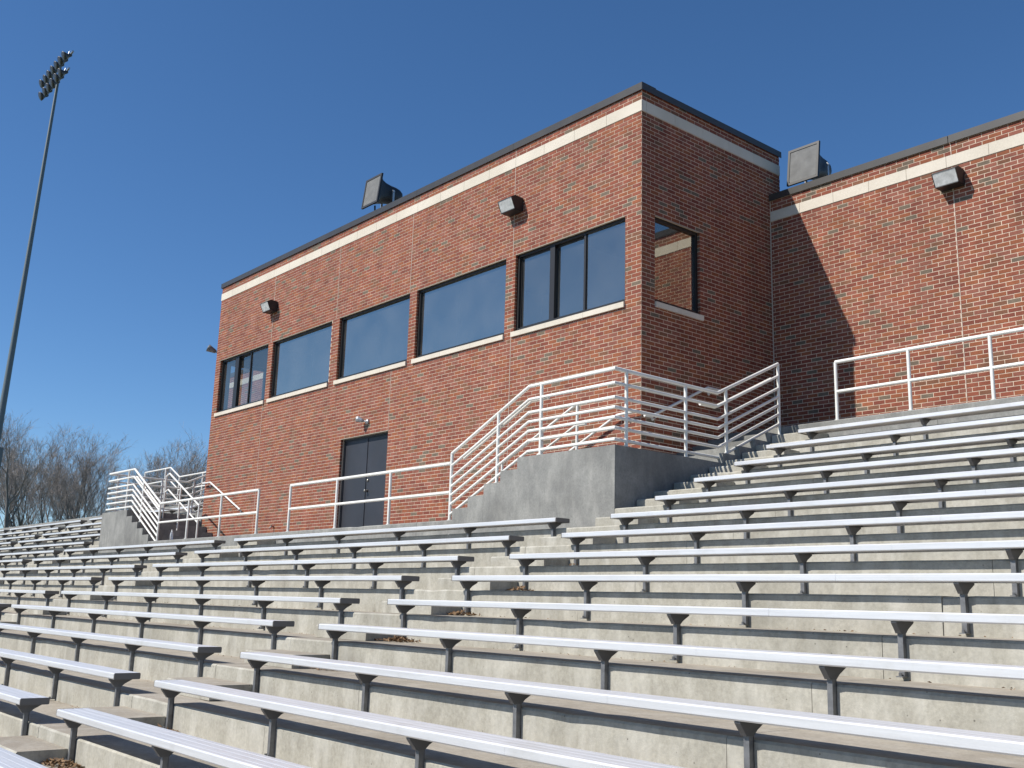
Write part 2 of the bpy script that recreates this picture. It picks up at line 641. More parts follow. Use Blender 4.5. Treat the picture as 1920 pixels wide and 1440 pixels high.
def lay_bricks(key, u0, u1, ztop, zbot, opens, joints, skip=()):
    """running bond of bricks cut to the openings; returns rects"""
    out = []
    n = int((ztop - zbot) / CH) + 1
    for c in range(n):
        z1 = ztop - c * CH - JT / 2
        z0 = z1 - CH + JT
        if z0 < zbot:
            z0 = zbot
        if z1 - z0 < 0.02:
            continue
        zm = (z0 + z1) / 2
        if any(a < zm < b for a, b in skip):
            continue
        spans = [(u0, u1)]
        cutters = [(o[0], o[1]) for o in opens if o[2] < z1 - 0.005 and o[3] > z0 + 0.005]
        cutters += [(j - 0.006, j + 0.006) for j, ja, jb in joints if ja < zm < jb]
        for a, b in cutters:
            ns = []
            for s0, s1 in spans:
                if b <= s0 or a >= s1:
                    ns.append((s0, s1))
                else:
                    if a > s0:
                        ns.append((s0, a))
                    if b < s1:
                        ns.append((b, s1))
            spans = ns
        off = (c % 2) * BL / 2
        for s0, s1 in spans:
            i = math.floor((s0 - u1 - off) / BL) - 1
            while True:
                a = u1 + off + i * BL
                b = a + BL - JT
                i += 1
                if a > s1:
                    break
                full = a >= s0 - 1e-4 and b <= s1 + 1e-4
                a2, b2 = max(a, s0), min(b, s1)
                if b2 - a2 < 0.022:
                    continue
                out.append((key, a2, b2, z0, z1, full))
    return out


def rect_box(b, rc, mi, jig=True):
    key, u0, u1, z0, z1, full = rc
    p = PROUD + (random.uniform(-0.001, 0.001) if jig else 0)
    if key[0] == 'y':
        b.box(u0, u1, key[1] - p, key[1] + 0.001, z0, z1, mi, 'k')
    elif key[2] > 0:
        b.box(key[1] - 0.001, key[1] + p, u0, u1, z0, z1, mi, 'l')
    else:
        b.box(key[1] - p, key[1] + 0.001, u0, u1, z0, z1, mi, 'r')


def pick_mat():
    return random.choices(range(6), BW)[0]


FK, SK, WK, LK, LWK = ('y', 0.0, -1), ('x', 0.0, 1), ('y', YW, -1), ('x', XL, -1), ('y', YW, -1)
win_open = [(a, c, WB - CH, WT) for a, c in WINS]
front_open = win_open + [(DOOR[0], DOOR[1], PLAT - 1, DT)]
side_open = [(SIDE_WIN[0], SIDE_WIN[1], WB - CH, WT)]
THK = 0.26
front_wall = wall_core('front_wall', FK, XL, 0.0, PLAT - 0.3, ZT - 0.02, front_open, THK)
side_wall = wall_core('side_wall', SK, THK + 0.001, YB, PLAT - 0.3, ZT - 0.021, side_open, THK)
left_open = [(SIDE_WIN[0], SIDE_WIN[1], WB - CH, WT)]
left_wall = wall_core('left_side_wall', LK, THK + 0.001, YB, PLAT - 0.3, ZT - 0.021, left_open, THK)
back_wall = MB()
back_wall.box(XL + THK, -THK, YB - THK, YB - 0.001, PLAT - 0.3, ZT - 0.022)
PP(back_wall.build('back_wall', M['mortar']), bld)
wing = wall_core('wing_wall', WK, 0.001, 8.2, WALK - 0.3, 5.90, [], THK)
lwing = wall_core('left_wing_wall', LWK, -23.0, XL - 0.001, WALK - 0.3, 5.90, [], THK)

fj = [(-3.145, WT, BB), (-3.145, PLAT, WB), (-6.41, WT, BB), (-6.95, DT, WB), (-12.42, WT, BB), (-12.6, PLAT, WB), (-9.3, WT, BB),
      (-3.145, BT, ZT)]
zone = [(BB, BT)]
R_front = lay_bricks(FK, XL - PROUD, PROUD, BB, PLAT - 0.02, front_open, fj) + lay_bricks(FK, XL - PROUD, PROUD, BT + 3 * CH, BT, [], [(-3.145, 0, 9), (-6.41, 0, 9)])
R_side = lay_bricks(SK, 0.002, YB, BB, LAND - 0.2, side_open, []) + lay_bricks(SK, 0.002, YB, BT + 3 * CH, BT, [], [])
WBB, WBT = 5.404, 5.598
R_wing = lay_bricks(WK, 0.022, 8.2, WBB, WALK - 0.05, [], [(3.43, 0, 9)]) + lay_bricks(WK, 0.022, 8.2, WBT + 3 * CH, WBT, [], [(3.43, 0, 9)])
R_left = lay_bricks(LK, 0.002, YB, BB, WALK - 0.6, left_open, [])
R_lwing = lay_bricks(LWK, -23.0, XL - 0.03, WBB, WALK - 0.05, [], []) + lay_bricks(LWK, -23.0, XL - 0.03, WBT + 3 * CH, WBT, [], [])


def area(rc):
    key, u0, u1, z0, z1, full = rc
    if not full:
        return 0
    if key[0] == 'y':
        P = [(u0, key[1], z0), (u1, key[1], z0), (u1, key[1], z1), (u0, key[1], z1)]
    else:
        P = [(key[1], u0, z0), (key[1], u1, z0), (key[1], u1, z1), (key[1], u0, z1)]
    q = [px(p) for p in P]
    if any(not (4 < x < 1916 and 4 < y < 1436) for x, y in q):
        return 0
    if key == WK and z0 < 1.75:
        return 0
    return abs(sum(q[i][0] * q[(i + 1) % 4][1] - q[(i + 1) % 4][0] * q[i][1] for i in range(4))) / 2


allr = [(r, front_wall) for r in R_front] + [(r, side_wall) for r in R_side] + [(r, wing) for r in R_wing]
allr.sort(key=lambda t_: -area(t_[0]))
chosen, rest = allr[:300], allr[300:]
bm_cache = {}


def single_brick(mi, wname):
    if (mi, wname) not in bm_cache:
        b = MB()
        L, H = BL - JT, CH - JT
        c = 0.0015
        if wname == 'y':
            for (x0, x1, z0, z1, ya) in ((0, L, 0, H, 0),):
                f = [(c, -PROUD, c), (L - c, -PROUD, c), (L - c, -PROUD, H - c), (c, -PROUD, H - c)]
                k_ = [(0, -PROUD + c, 0), (L, -PROUD + c, 0), (L, -PROUD + c, H), (0, -PROUD + c, H)]
                w = [(0, 0.001, 0), (L, 0.001, 0), (L, 0.001, H), (0, 0.001, H)]
        else:
            f = [(PROUD, c, c), (PROUD, L - c, c), (PROUD, L - c, H - c), (PROUD, c, H - c)]
            k_ = [(PROUD - c, 0, 0), (PROUD - c, L, 0), (PROUD - c, L, H), (PROUD - c, 0, H)]
            w = [(-0.001, 0, 0), (-0.001, L, 0), (-0.001, L, H), (-0.001, 0, H)]
        b.face(f)
        for i in range(4):
            j = (i + 1) % 4
            b.face([k_[i], k_[j], f[j], f[i]])
            b.face([w[i], w[j], k_[j], k_[i]])
        bm_cache[(mi, wname)] = b.mesh('brick', BR[mi])
    return bm_cache[(mi, wname)]


for rc, wl_ in chosen:
    key, u0, u1, z0, z1, full = rc
    o = link('brick', single_brick(pick_mat(), key[0]))
    jig = random.uniform(-0.001, 0.001)
    o.location = (u0, key[1] + jig, z0) if key[0] == 'y' else (key[1] + jig, u0, z0)
    o.parent = wl_
packs = {}
for rc, wl_ in rest + [(r, left_wall) for r in R_left] + [(r, lwing) for r in R_lwing]:
    packs.setdefault(wl_.name, (wl_, MB()))
    rect_box(packs[wl_.name][1], rc, pick_mat())
# jamb bricks turning into the openings (left jambs face the camera)
jb = packs[front_wall.name][1]
for a, c, zb_, zt_ in front_open:
    cidx = 0
    z1 = zt_ - JT / 2
    while z1 > max(zb_, PLAT):
        mi = pick_mat()
        jb.box(a, a + 0.006, 0.0, 0.048, z1 - CH + JT, z1, mi, 'l')
        jb.box(c - 0.006, c, 0.0, 0.048, z1 - CH + JT, z1, mi, 'r')
        z1 -= CH
        cidx += 1
js = packs[side_wall.name][1]
z1 = WT - JT / 2
while z1 > WB - CH:
    mi = pick_mat()
    js.box(-0.048, 0.0, SIDE_WIN[0], SIDE_WIN[0] + 0.006, z1 - CH + JT, z1, mi, 'f')
    js.box(-0.048, 0.0, SIDE_WIN[1] - 0.006, SIDE_WIN[1], z1 - CH + JT, z1, mi, 'k')
    z1 -= CH
for wl_, b in packs.values():
    o = b.build('brick_courses', BR)
    o.parent = wl_
    o['kind'] = 'stuff'


def sub(o, parent):                # sub-part of a building part, world coordinates kept
    o.parent = parent
    return o


# stone band
def band(key, u0, u1, z0, z1, pitch, start, parent, joint=0.006):
    edges = [u0]
    e = start
    while e < u1 - 0.05:
        if e > u0 + 0.05:
            edges.append(e)
        e += pitch
    edges.append(u1)
    for a, c in zip(edges[:-1], edges[1:]):
        b = MB()
        if key[0] == 'y':
            b.box(a + joint / 2, c - joint / 2, key[1] - 0.014, key[1] + 0.002, z0 + 0.004, z1 - 0.004)
        elif key[2] > 0:
            b.box(key[1] - 0.002, key[1] + 0.014, a + joint / 2, c - joint / 2, z0 + 0.004, z1 - 0.004)
        else:
            b.box(key[1] - 0.014, key[1] + 0.002, a + joint / 2, c - joint / 2, z0 + 0.004, z1 - 0.004)
        sub(b.build('band_stone', M['precast']), parent)


band(FK, XL - 0.014, 0.014, BB, BT, 0.782, -0.79 - 0.782 * 19, front_wall)
band(SK, 0.004, YB, BB, BT, 0.72, 0.10, side_wall)
band(WK, 0.02, 8.2, WBB, WBT, 0.677, 0.638, wing)
band(LWK, -23.0, XL - 0.02, WBB, WBT, 0.677, -23.0, lwing)
band(LK, 0.004, YB, BB, BT, 0.72, 0.10, left_wall)


# coping: folded metal cap with drip edge
def coping(axis, a0, a1, w0, w1, z0, z1, name='coping'):
    b = MB()
    d = 0.012
    prof = [(w0, z0), (w0 + d, z0), (w0 + d, z1 - 0.03), (w1 - d, z1 - 0.03), (w1 - d, z0), (w1, z0), (w1, z1 - 0.012), (w0, z1)]
    b.prism(prof, a0, a1, axis)
    return PP(b.build(name, M['bronze']), bld)


CZ = 6.768
segs = [XL - 0.035, -12.4, -9.35, -6.3, -3.2, 0.035]
for a, c in zip(segs[:-1], segs[1:]):
    coping('x', a, c - 0.004, -0.035, 0.30, CZ, ZT)
coping('y', 0.302, YB + 0.03, -0.30, 0.036, CZ, ZT - 0.002)
coping('y', 0.302, YB + 0.03, XL - 0.036, XL + 0.30, CZ, ZT - 0.002)
coping('x', XL + 0.3, -0.3, YB - 0.3, YB + 0.032, CZ, ZT - 0.004)
for a, c in ((0.0, 3.4), (3.4, 6.8), (6.8, 8.235)):
    coping('x', a + 0.012, c, YW - 0.035, YW + 0.30, 5.802, 5.925)
coping('x', -23.03, XL - 0.012, YW - 0.035, YW + 0.30, 5.802, 5.925)
for xa_, xb_ in ((0.0352, 0.0385), (XL - 0.0385, XL - 0.0352)):      # folded corner pieces
    b = MB()
    b.box(xa_, xb_, -0.0365, 0.304, CZ, ZT - 0.0005)
    PP(b.build('coping', M['bronze']), bld)
b = MB()
b.box(XL + 0.2, -0.2, 0.2, YB - 0.2, 6.55, 6.66)
PP(b.build('roof', M['roof']), bld)
b = MB()
b.box(0.03, 8.1, YW + 0.05, YW + 6.5, 5.5, 5.7)
b.box(0.03, 8.2, YW + 6.3, YW + 6.56, WALK - 0.5, 5.9)
b.box(7.94, 8.2, YW + 0.27, YW + 6.29, WALK - 0.5, 5.899)
b.box(-22.9, XL - 0.03, YW + 0.05, YW + 6.5, 5.5, 5.7)
b.box(-23.0, XL - 0.03, YW + 6.3, YW + 6.56, WALK - 0.5, 5.9)
b.box(-23.0, -22.74, YW + 0.27, YW + 6.29, WALK - 0.5, 5.899)
b.box(XL, 0, YB + 0.003, YB + 6.2, 5.6, 5.8)
PP(b.build('rear_block', M['roof']), bld)
b = MB()                            # inside of the press box
b.box(XL + THK + .002, -THK - .002, THK + .002, YB - THK - .002, 2.35, 2.5, 0)
b.box(XL + THK + .002, -THK - .002, THK + .002, YB - THK - .002, 5.35, 5.45, 0)
b.box(XL + THK + .002, -THK - .002, YB - THK - .03, YB - THK - .004, 2.5, 5.35, 0)
for xx in (-12.42, -9.32, -6.28, -3.2):
    b.box(xx - .05, xx + .05, 1.2, YB - THK - .031, 2.5, 5.35, 0)
PP(b.build('interior', M['inner']), bld)


# windows
def window(key, u0, u1, z0, z1, lites, parent, gl='glass', rec=0.05, lintel=True):
    """frame + panes + sill stones; lites: list of (u0,u1,depth) panes between mullions"""
    fw = 0.055
    def bx(b, a, c, d0, d1, za, zb_):
        if key[0] == 'y':
            b.box(a, c, key[1] + d0, key[1] + d1, za, zb_)
        elif key[2] > 0:
            b.box(key[1] - d1, key[1] - d0, a, c, za, zb_)
        else:
            b.box(key[1] + d0, key[1] + d1, a, c, za, zb_)
    f = MB()
    bx(f, u0, u1, rec, rec + 0.10, z0, z0 + fw)
    bx(f, u0, u1, rec, rec + 0.10, z1 - fw, z1)
    bx(f, u0, u0 + fw, rec + 0.001, rec + 0.099, z0 + fw, z1 - fw)
    bx(f, u1 - fw, u1, rec + 0.001, rec + 0.099, z0 + fw, z1 - fw)
    w = PP(f.build('window', M['frame']), bld)
    for a, c, wd in lites[1]:
        mb = MB()
        bx(mb, a, c, rec + 0.004, rec + wd, z0 + fw, z1 - fw)
        sub(mb.build('mullion', M['frame']), w)
    for a, c, dp in lites[0]:
        p = MB()
        sash = 0.028
        if dp > 0.05:
            s = MB()
            bx(s, a, c, rec + dp - .018, rec + dp + .014, z0 + fw, z0 + fw + sash)
            bx(s, a, c, rec + dp - .018, rec + dp + .014, z1 - fw - sash, z1 - fw)
            bx(s, a, a + sash, rec + dp - .018, rec + dp + .014, z0 + fw + sash, z1 - fw - sash)
            bx(s, c - sash, c, rec + dp - .018, rec + dp + .014, z0 + fw + sash, z1 - fw - sash)
            sub(s.build('sash', M['frame']), w)
        if key[0] == 'y':
            y = key[1] + rec + dp
            p.face([(a, y, z0 + fw), (c, y, z0 + fw), (c, y, z1 - fw), (a, y, z1 - fw)])
        else:
            x = key[1] - key[2] * (rec + dp)
            q = [(x, a, z0 + fw), (x, c, z0 + fw), (x, c, z1 - fw), (x, a, z1 - fw)]
            p.face(q if key[2] > 0 else q[::-1])
        sub(p.build('pane', M[gl]), w)
    # sill stones
    n = 3 if u1 - u0 > 2 else 2
    e0, e1 = u0 - 0.045, u1 + 0.0
    if key[0] == 'x':
        e0, e1 = u0, u1 + 0.05
    for i in range(n):
        a = e0 + (e1 - e0) * i / n
        c = e0 + (e1 - e0) * (i + 1) / n
        s = MB()
        zt = z0 - 0.002
        pr = [(-0.038, zt - SILL_H), (rec + 0.03, zt - SILL_H), (rec + 0.03, zt), (-0.038, zt - 0.012)]
        if key[0] == 'y':
            s.prism([(key[1] + p_, q_) for p_, q_ in pr], a + 0.002, c - 0.002, 'x')
        else:
            s.prism([(key[1] - key[2] * p_, q_) for p_, q_ in pr], a + 0.002, c - 0.002, 'y')
        sub(s.build('sill_stone', M['precast']), w)
    if lintel:
        s = MB()
        bx(s, u0 + 0.002, u1 - 0.002, -0.008, 0.006, z1 - 0.012, z1 - 0.001)
        sub(s.build('lintel', M['lintel']), w)
    return w


z0w = WB - 0.004
F1 = 0.055
for i, (a, c) in enumerate(WINS):
    if i in (1, 2, 3):
        window(FK, a, c, z0w, WT, ([(a + F1, c - F1, 0.045)], []), front_wall)
    elif i == 4:
        m1a, m1b, m2a, m2b = -2.205, -2.085, -1.355, -1.312
        window(FK, a, c, z0w, WT, ([(a + F1, m1a, 0.06), (m1b - 0.03, m2b, 0.075), (m2b, c - F1, 0.03)], [(m1a, m1b, 0.09), (m2a, m2b, 0.05)]), front_wall, 'half')
    else:
        m1a, m1b, m2a, m2b = -14.46, -14.26, -13.60, -13.56
        window(FK, a, c, z0w, WT, ([(a + F1, m1a, 0.045), (m1b - 0.03, m2b, 0.075), (m2b, c - F1, 0.03)], [(m1a, m1b, 0.09), (m2a, m2b, 0.05)]), front_wall, 'clear')
window(SK, SIDE_WIN[0], SIDE_WIN[1], z0w, WT, ([(SIDE_WIN[0] + F1, SIDE_WIN[1] - F1, 0.04)], []), side_wall, 'half')
window(LK, SIDE_WIN[0], SIDE_WIN[1], z0w, WT, ([(SIDE_WIN[0] + F1, SIDE_WIN[1] - F1, 0.04)], []), left_wall, 'clear')

# control joint sealant beads
for wl_, key, lst in ((front_wall, FK, fj), (wing, WK, [(3.43, WALK, WBB), (3.43, WBT, 5.8)])):
    for j, za, zb_ in lst:
        b = MB()
        b.box(j - 0.0055, j + 0.0055, key[1] - 0.006, key[1] + 0.001, za + 0.002, zb_ - 0.002)
        sub(b.build('joint_bead', M['sealant']), wl_)
b = MB()
b.box(0.002, 0.020, YW - 0.012, YW + 0.001, WALK, 5.39)
sub(b.build('joint_bead', M['sealant']), wing)

# door
dw = DOOR[1] - DOOR[0]
f = MB()
f.box(DOOR[0], DOOR[0] + 0.05, 0.085, 0.18, PLAT + 0.002, DT)
f.box(DOOR[1] - 0.05, DOOR[1], 0.085, 0.18, PLAT + 0.002, DT)
f.box(DOOR[0] + 0.05, DOOR[1] - 0.05, 0.085, 0.18, DT - 0.05, DT)
door = PP(f.build('double_door', M['door']), bld)
mid = (DOOR[0] + DOOR[1]) / 2
for a, c in ((DOOR[0] + 0.053, mid - 0.003), (mid + 0.003, DOOR[1] - 0.053)):
    b = MB()
    b.box(a, c, 0.105, 0.15, PLAT + 0.015, DT - 0.053)
    sub(b.build('door_leaf', M['door']), door)
b = MB()
b.box(mid - 0.012, mid + 0.022, 0.092, 0.104, PLAT + 0.02, DT - 0.056)
sub(b.build('astragal', M['door']), door)
b = MB()
b.tube([(mid + 0.09, 0.105, PLAT + 0.98), (mid + 0.09, 0.06, PLAT + 0.98), (mid + 0.09, 0.03, PLAT + 0.98)], [0.032, 0.014, 0.03], 12)
sub(b.build('door_knob', M['brass'], None, True), door)
b = MB()
b.tube([(mid + 0.09, 0.105, PLAT + 1.2), (mid + 0.09, 0.085, PLAT + 1.2)], [0.03, 0.026], 12)
sub(b.build('deadbolt', M['brass'], None, True), door)
for zz in (0.25, 1.05, 1.85):
    b = MB()
    b.tube([(DOOR[1] - 0.052, 0.098, PLAT + zz - 0.05), (DOOR[1] - 0.052, 0.098, PLAT + zz + 0.05)], 0.012, 8)
    sub(b.build('hinge', M['steel'], None, True), door)
b = MB()
b.box(DOOR[0] + .02, DOOR[1] - .02, 0.02, 0.2, PLAT - 0.02, PLAT + 0.012)
sub(b.build('threshold', M['steel']), door)
s = MB()
s.box(DOOR[0] + .002, DOOR[1] - .002, -0.010, 0.086, DT - 0.012, DT - 0.001)
sub(s.build('lintel', M['lintel']), door)


# ------------------------------------------------------------------ lamps and loudspeakers on the building
def wall_pack(x, yw, z, label):
    t_ = thing('wall_light', label, 'wall light', (x, yw, z), 'wall lights')
    t_.scale = (0.82, 1.28, 0.82)
    w = 0.225
    y0 = -0.009
    b = MB()                        # hood: top, back and ends
    b.prism([(y0, -0.15), (y0, 0.15), (-0.16, 0.165), (-0.235, 0.10), (-0.235, 0.085), (-0.16, 0.145), (-0.02, 0.13), (-0.02, -0.15)], -w, w, 'x')
    b.prism([(y0, -0.15), (-0.165, -0.15), (-0.235, 0.085), (-0.235, 0.10), (-0.16, 0.165), (y0, 0.15)][::-1], -w - 0.012, -w, 'x')
    b.prism([(y0, -0.15), (-0.165, -0.15), (-0.235, 0.085), (-0.235, 0.10), (-0.16, 0.165), (y0, 0.15)][::-1], w, w + 0.012, 'x')
    b.box(-w, w, -0.17, y0, -0.162, -0.145)
    link('housing', b.mesh('housing', M['black']), t_)
    b = MB()
    b.prism([(-0.163, -0.144), (-0.06, -0.144), (-0.17, 0.142), (-0.232, 0.086)], -w + 0.002, w - 0.002, 'x')
    link('lens', b.mesh('lens', M['lens']), t_)
    b = MB()
    b.tube([(-0.06, -0.02, 0.0), (0.06, -0.02, 0.0)], [0.03, 0.045], 10)
    link('bulb', b.mesh('bulb', M['lens']), t_)
    return t_


wall_pack(-3.09, 0, 5.60, 'black wall light on the brick front above the nearest sliding window')
wall_pack(-12.39, 0, 5.57, 'black wall light on the brick front near its far end')
wall_pack(3.43, YW, 5.16, 'black wall light on the right wing under the stone band')


def horn(x, y, z, label, rz=0.0):
    t_ = thing('horn_loudspeaker', label, 'loudspeaker', (x, y, z), 'roof loudspeakers')
    t_.rotation_euler = (0, 0, rz)
    tilt = math.radians(7)
    hw, hh = 0.31, 0.345
    cz = 0.42
    # loft of rounded-square sections along +y
    secs = [(0.0, hw, hh, 14.0), (0.03, hw, hh, 14.0), (0.032, hw * .93, hh * .93, 10.0), (0.12, hw * .80, hh * .82, 4.0), (0.25, hw * .66, hh * .7, 3.4), (0.40, hw * .58, hh * .62, 3.0),
            (0.56, hw * .54, hh * .58, 2.6), (0.68, hw * .47, hh * .5, 2.2), (0.76, hw * .34, hh * .36, 2.0), (0.80, hw * .16, hh * .18, 2.0)]
    b = MB()
    N = 28
    rings = []
    for yy, a, h, e in secs:
        n = len(b.v)
        for k in range(N):
            t2 = 2 * math.pi * (k + 0.5) / N
            c, s_ = math.cos(t2), math.sin(t2)
            xx = a * math.copysign(abs(c) ** (2 / e), c)
            zz = h * math.copysign(abs(s_) ** (2 / e), s_)
            b.v.append((xx, yy * math.cos(tilt) - zz * math.sin(tilt) * -1 * 0.0 + zz * math.sin(tilt), cz + zz * math.cos(tilt) + yy * math.sin(tilt) * 0.6))
        rings.append(n)
    for r0, r1 in zip(rings[:-1], rings[1:]):
        for k in range(N):
            j = (k + 1) % N
            b.f.append((r0 + j, r0 + k, r1 + k, r1 + j))
            b.m.append(0)
    b.f.append(tuple(rings[-1] + k for k in range(N)))
    b.m.append(0)
    o = link('horn_body', b.mesh('horn_body', M['black']), t_)
    smooth_angle(o, 40)
    b = MB()
    for k in range(1):
        g0 = 0.90
        q = []
        for t2 in range(N):
            a_ = 2 * math.pi * (t2 + .5) / N
            c, s_ = math.cos(a_), math.sin(a_)
            q.append((g0 * hw * math.copysign(abs(c) ** .12, c), -0.006 + g0 * hh * math.copysign(abs(s_) ** .12, s_) * math.sin(tilt), cz + g0 * hh * math.copysign(abs(s_) ** .12, s_) * math.cos(tilt)))
        b.face(q)
    link('grille', b.mesh('grille', M['grille']), t_)
    b = MB()                        # mouth flange
    for s_ in (-1, 1):
        b.box(-hw - .01, hw + .01, -0.014, 0.03, -0.018, 0.018)
    for (x0, x1, z0, z1) in ((-hw - .012, hw + .012, -hh - .012, -hh * .9), (-hw - .012, hw + .012, hh * .9, hh + .012), (-hw - .012, -hw * .9, -hh * .9, hh * .9), (hw * .9, hw + .012, -hh * .9, hh * .9)):
        n = len(b.v)
        for zz in (z0, z1):
            for yy in (-0.016, 0.03):
                for xx in (x0, x1):
                    b.v.append((xx, yy + zz * math.sin(tilt), cz + zz * math.cos(tilt)))
        for q in ((0, 1, 3, 2), (4, 6, 7, 5), (0, 4, 5, 1), (2, 3, 7, 6), (0, 2, 6, 4), (1, 5, 7, 3)):
            b.f.append(tuple(n + i for i in q))
            b.m.append(0)
    b.v, b.f, b.m = b.v[16:], [tuple(i - 16 for i in q) for q in b.f[12:]], b.m[12:]
    link('mouth_frame', b.mesh('mouth_frame', M['black']), t_)
    for s_ in (-1, 1):              # U bracket arms down to the roof
        b = MB()
        b.box(s_ * 0.235 - 0.008, s_ * 0.235 + 0.008, 0.40, 0.45, -0.32, 0.50)
        link('bracket_arm', b.mesh('bracket_arm', M['steel']), t_)
        b = MB()
        b.tube([(s_ * 0.255, 0.425, 0.46), (s_ * 0.215, 0.425, 0.46)], 0.022, 8)
        link('pivot_bolt', b.mesh('pivot_bolt', M['steel']), t_)
    b = MB()
    b.box(-0.26, 0.26, 0.38, 0.47, -0.33, -0.315)
    b.box(-0.05, 0.05, 0.08, 0.5, -0.36, -0.331)
    b.tube([(0.0, 0.12, -0.33), (0.0, 0.10, 0.10)], 0.02, 8)
    link('bracket_foot', b.mesh('bracket_foot', M['black']), t_)
    return t_


horn(-8.22, 0.06, 7.05, 'black horn loudspeaker with grey grille on the press box roof edge', 0.0)
horn(0.655, YW + 0.12, 5.96, 'black horn loudspeaker with grey grille on the wing roof beside the tall wall')


def par_lamp(name, label, base, head_dir):
    t_ = thing(name, label, 'spotlight', base)
    b = MB()
    b.tube([(0, -0.009, 0), (0, -0.045, 0)], [0.055, 0.05], 12)
    link('base_plate', b.mesh('base_plate', M['steel'], True), t_)
    d = Vector(head_dir).normalized()
    p0 = Vector((0, -0.06, 0.0))
    b = MB()
    b.tube([(0, -0.04, 0), p0, p0 + d * 0.07], 0.014, 8)
    link('arm', b.mesh('arm', M['steel']), t_)
    b = MB()
    b.tube([p0 + d * 0.06, p0 + d * 0.10, p0 + d * 0.17, p0 + d * 0.215, p0 + d * 0.218], [0.03, 0.042, 0.058, 0.07, 0.06], 14)
    link('lamp_head', b.mesh('lamp_head', M['steel'], True), t_)
    return t_


par_lamp('spotlight', 'small silver spotlight on the brick above the double door', (-7.72, 0, 2.13), (-0.8, -0.45, 0.28))
t_ = par_lamp('spotlight', 'small grey spotlight sticking out from the far end wall of the press box', (XL, 0.09, 4.96), (0.85, -0.45, 0.42))
t_.rotation_euler = (0, 0, -math.pi / 2)
t_.scale = (1.5, 1.5, 1.5)
for ch_ in t_.children:
    ch_.data.materials[0] = M['leg']

# little tap on the front wall
t_ = thing('wall_tap', 'small brass tap low on the brick front left of the door', 'tap', (-11.55, 0, 0.08))
b = MB()
b.tube([(0, -0.009, 0), (0, -0.09, 0)], 0.014, 8)
b.tube([(0, -0.08, 0), (0, -0.10, -0.05)], 0.013, 8)
link('spout', b.mesh('spout', M['brass'], True), t_)
b = MB()
b.tube([(0, -0.06, 0.02), (0, -0.06, 0.045)], [0.01, 0.03], 10)
link('handle', b.mesh('handle', M['brass']), t_)


# ------------------------------------------------------------------ white pipe railings
R0 = 0.026


def pipe(parent, name, pts, r=R0, sides=10):
    b = MB()
    b.tube(pts, r, sides)
    o = b.build(name, M['white_rail'])
    PP(o, parent)
    smooth_angle(o, 50)
    return o


def base_ring(parent, x, y, z):
    b = MB()
    b.tube([(x, y, z), (x, y, z + 0.012)], 0.042, 12)
    PP(b.build('base_flange', M['white_rail']), parent)


OFFS = [0.0, -0.197, -0.393, -0.53, -0.667, -0.81, -0.965]


def stair_guard(label, path, posts, loc, handrail=None, r=R0):
    """path: top rail polyline; posts: list of (x,y,ztop,zbase)"""
    t_ = thing('stair_railing', label, 'railing', loc)
    for i, of in enumerate(OFFS):
        pipe(t_, 'rail', [(x, y, z + of) for x, y, z in path], r if i == 0 else r * 0.86)
    for x, y, zt, zb_ in posts:
        pipe(t_, 'post', [(x, y, zb_), (x, y, zt)], r * 0.98)
        base_ring(t_, x, y, zb_)
    for hr in (handrail or []):
        pipe(t_, 'handrail', hr, r * 0.9)
    return t_


ry = yr(4) + 0.075
rx = XBR - 0.085
stair_guard('white seven-rail guard round the concrete landing at the near building corner',
            [(-2.42, ry, 0.77), (-0.60, ry, 1.60), (rx, ry, 1.605), (rx, 0.42, 1.60), (rx, 1.95, 2.31)],
            [(-2.42, ry, 0.77, PLAT), (-1.29, ry, 1.285, PLAT + 0.168 * 3), (-0.33, ry, 1.60, LAND), (rx, -1.53, 1.60, LAND), (rx, -0.30, 1.60, LAND), (rx, 0.62, 1.69, LAND + 0.15), (rx, 1.95, 2.31, WALK - 0.15)],
            (-2.42, ry, PLAT),
            [[(-2.2, ry + 0.07, 0.68), (-0.62, ry + 0.07, 1.40), (-0.25, ry + 0.07, 1.40)], [(rx - 0.07, 0.1, 1.40), (rx - 0.07, 0.44, 1.40), (rx - 0.07, 1.85, 2.06)]])
lx = XBL + 0.05
stair_guard('white seven-rail guard on the far concrete landing left of the press box',
            [(-14.03, ry, 0.63), (-15.93, ry, 1.60), (lx, ry, 1.605), (lx, 0.42, 1.60), (lx, 1.95, 2.31)],
            [(-14.03, ry, 0.63, PLAT), (-15.22, ry, 1.24, PLAT + 0.168 * 3), (-16.3, ry, 1.60, LAND), (lx, -1.53, 1.60, LAND), (lx, -0.30, 1.60, LAND), (lx, 0.62, 1.69, LAND + 0.15), (lx, 1.95, 2.31, WALK - 0.15)],
            (-14.03, ry, PLAT),
            [[(-14.2, ry + 0.07, 0.52), (-15.9, ry + 0.07, 1.40), (-16.3, ry + 0.07, 1.40)]])


def two_rail(label, x0, x1, y, zf, posts, h=0.90, ends=(True, True)):
    t_ = thing('guard_railing', label, 'railing', (x0, y, zf))
    pipe(t_, 'rail', [(x0, y, zf + h), (x1, y, zf + h)], 0.028)
    pipe(t_, 'rail', [(x0, y, zf + h * 0.49), (x1, y, zf + h * 0.49)], 0.025)
    for x in posts:
        pipe(t_, 'post', [(x, y, zf), (x, y, zf + h - 0.005)], 0.026)
        base_ring(t_, x, y, zf)
    return t_


two_rail('white two-rail guard along the platform edge in front of the double door', -7.60, -2.445, ry, PLAT, [-7.60, -5.86, -4.13])
two_rail('white two-rail guard on the platform edge left of the aisle gap', -14.005, -8.93, ry, PLAT, [-8.93, -10.66, -12.36])
two_rail('white two-rail guard along the upper walkway before the right wing', 2.10, 10.4, yr(-1) + 0.075, WALK, [2.10 + 1.18 * i for i in range(8)])

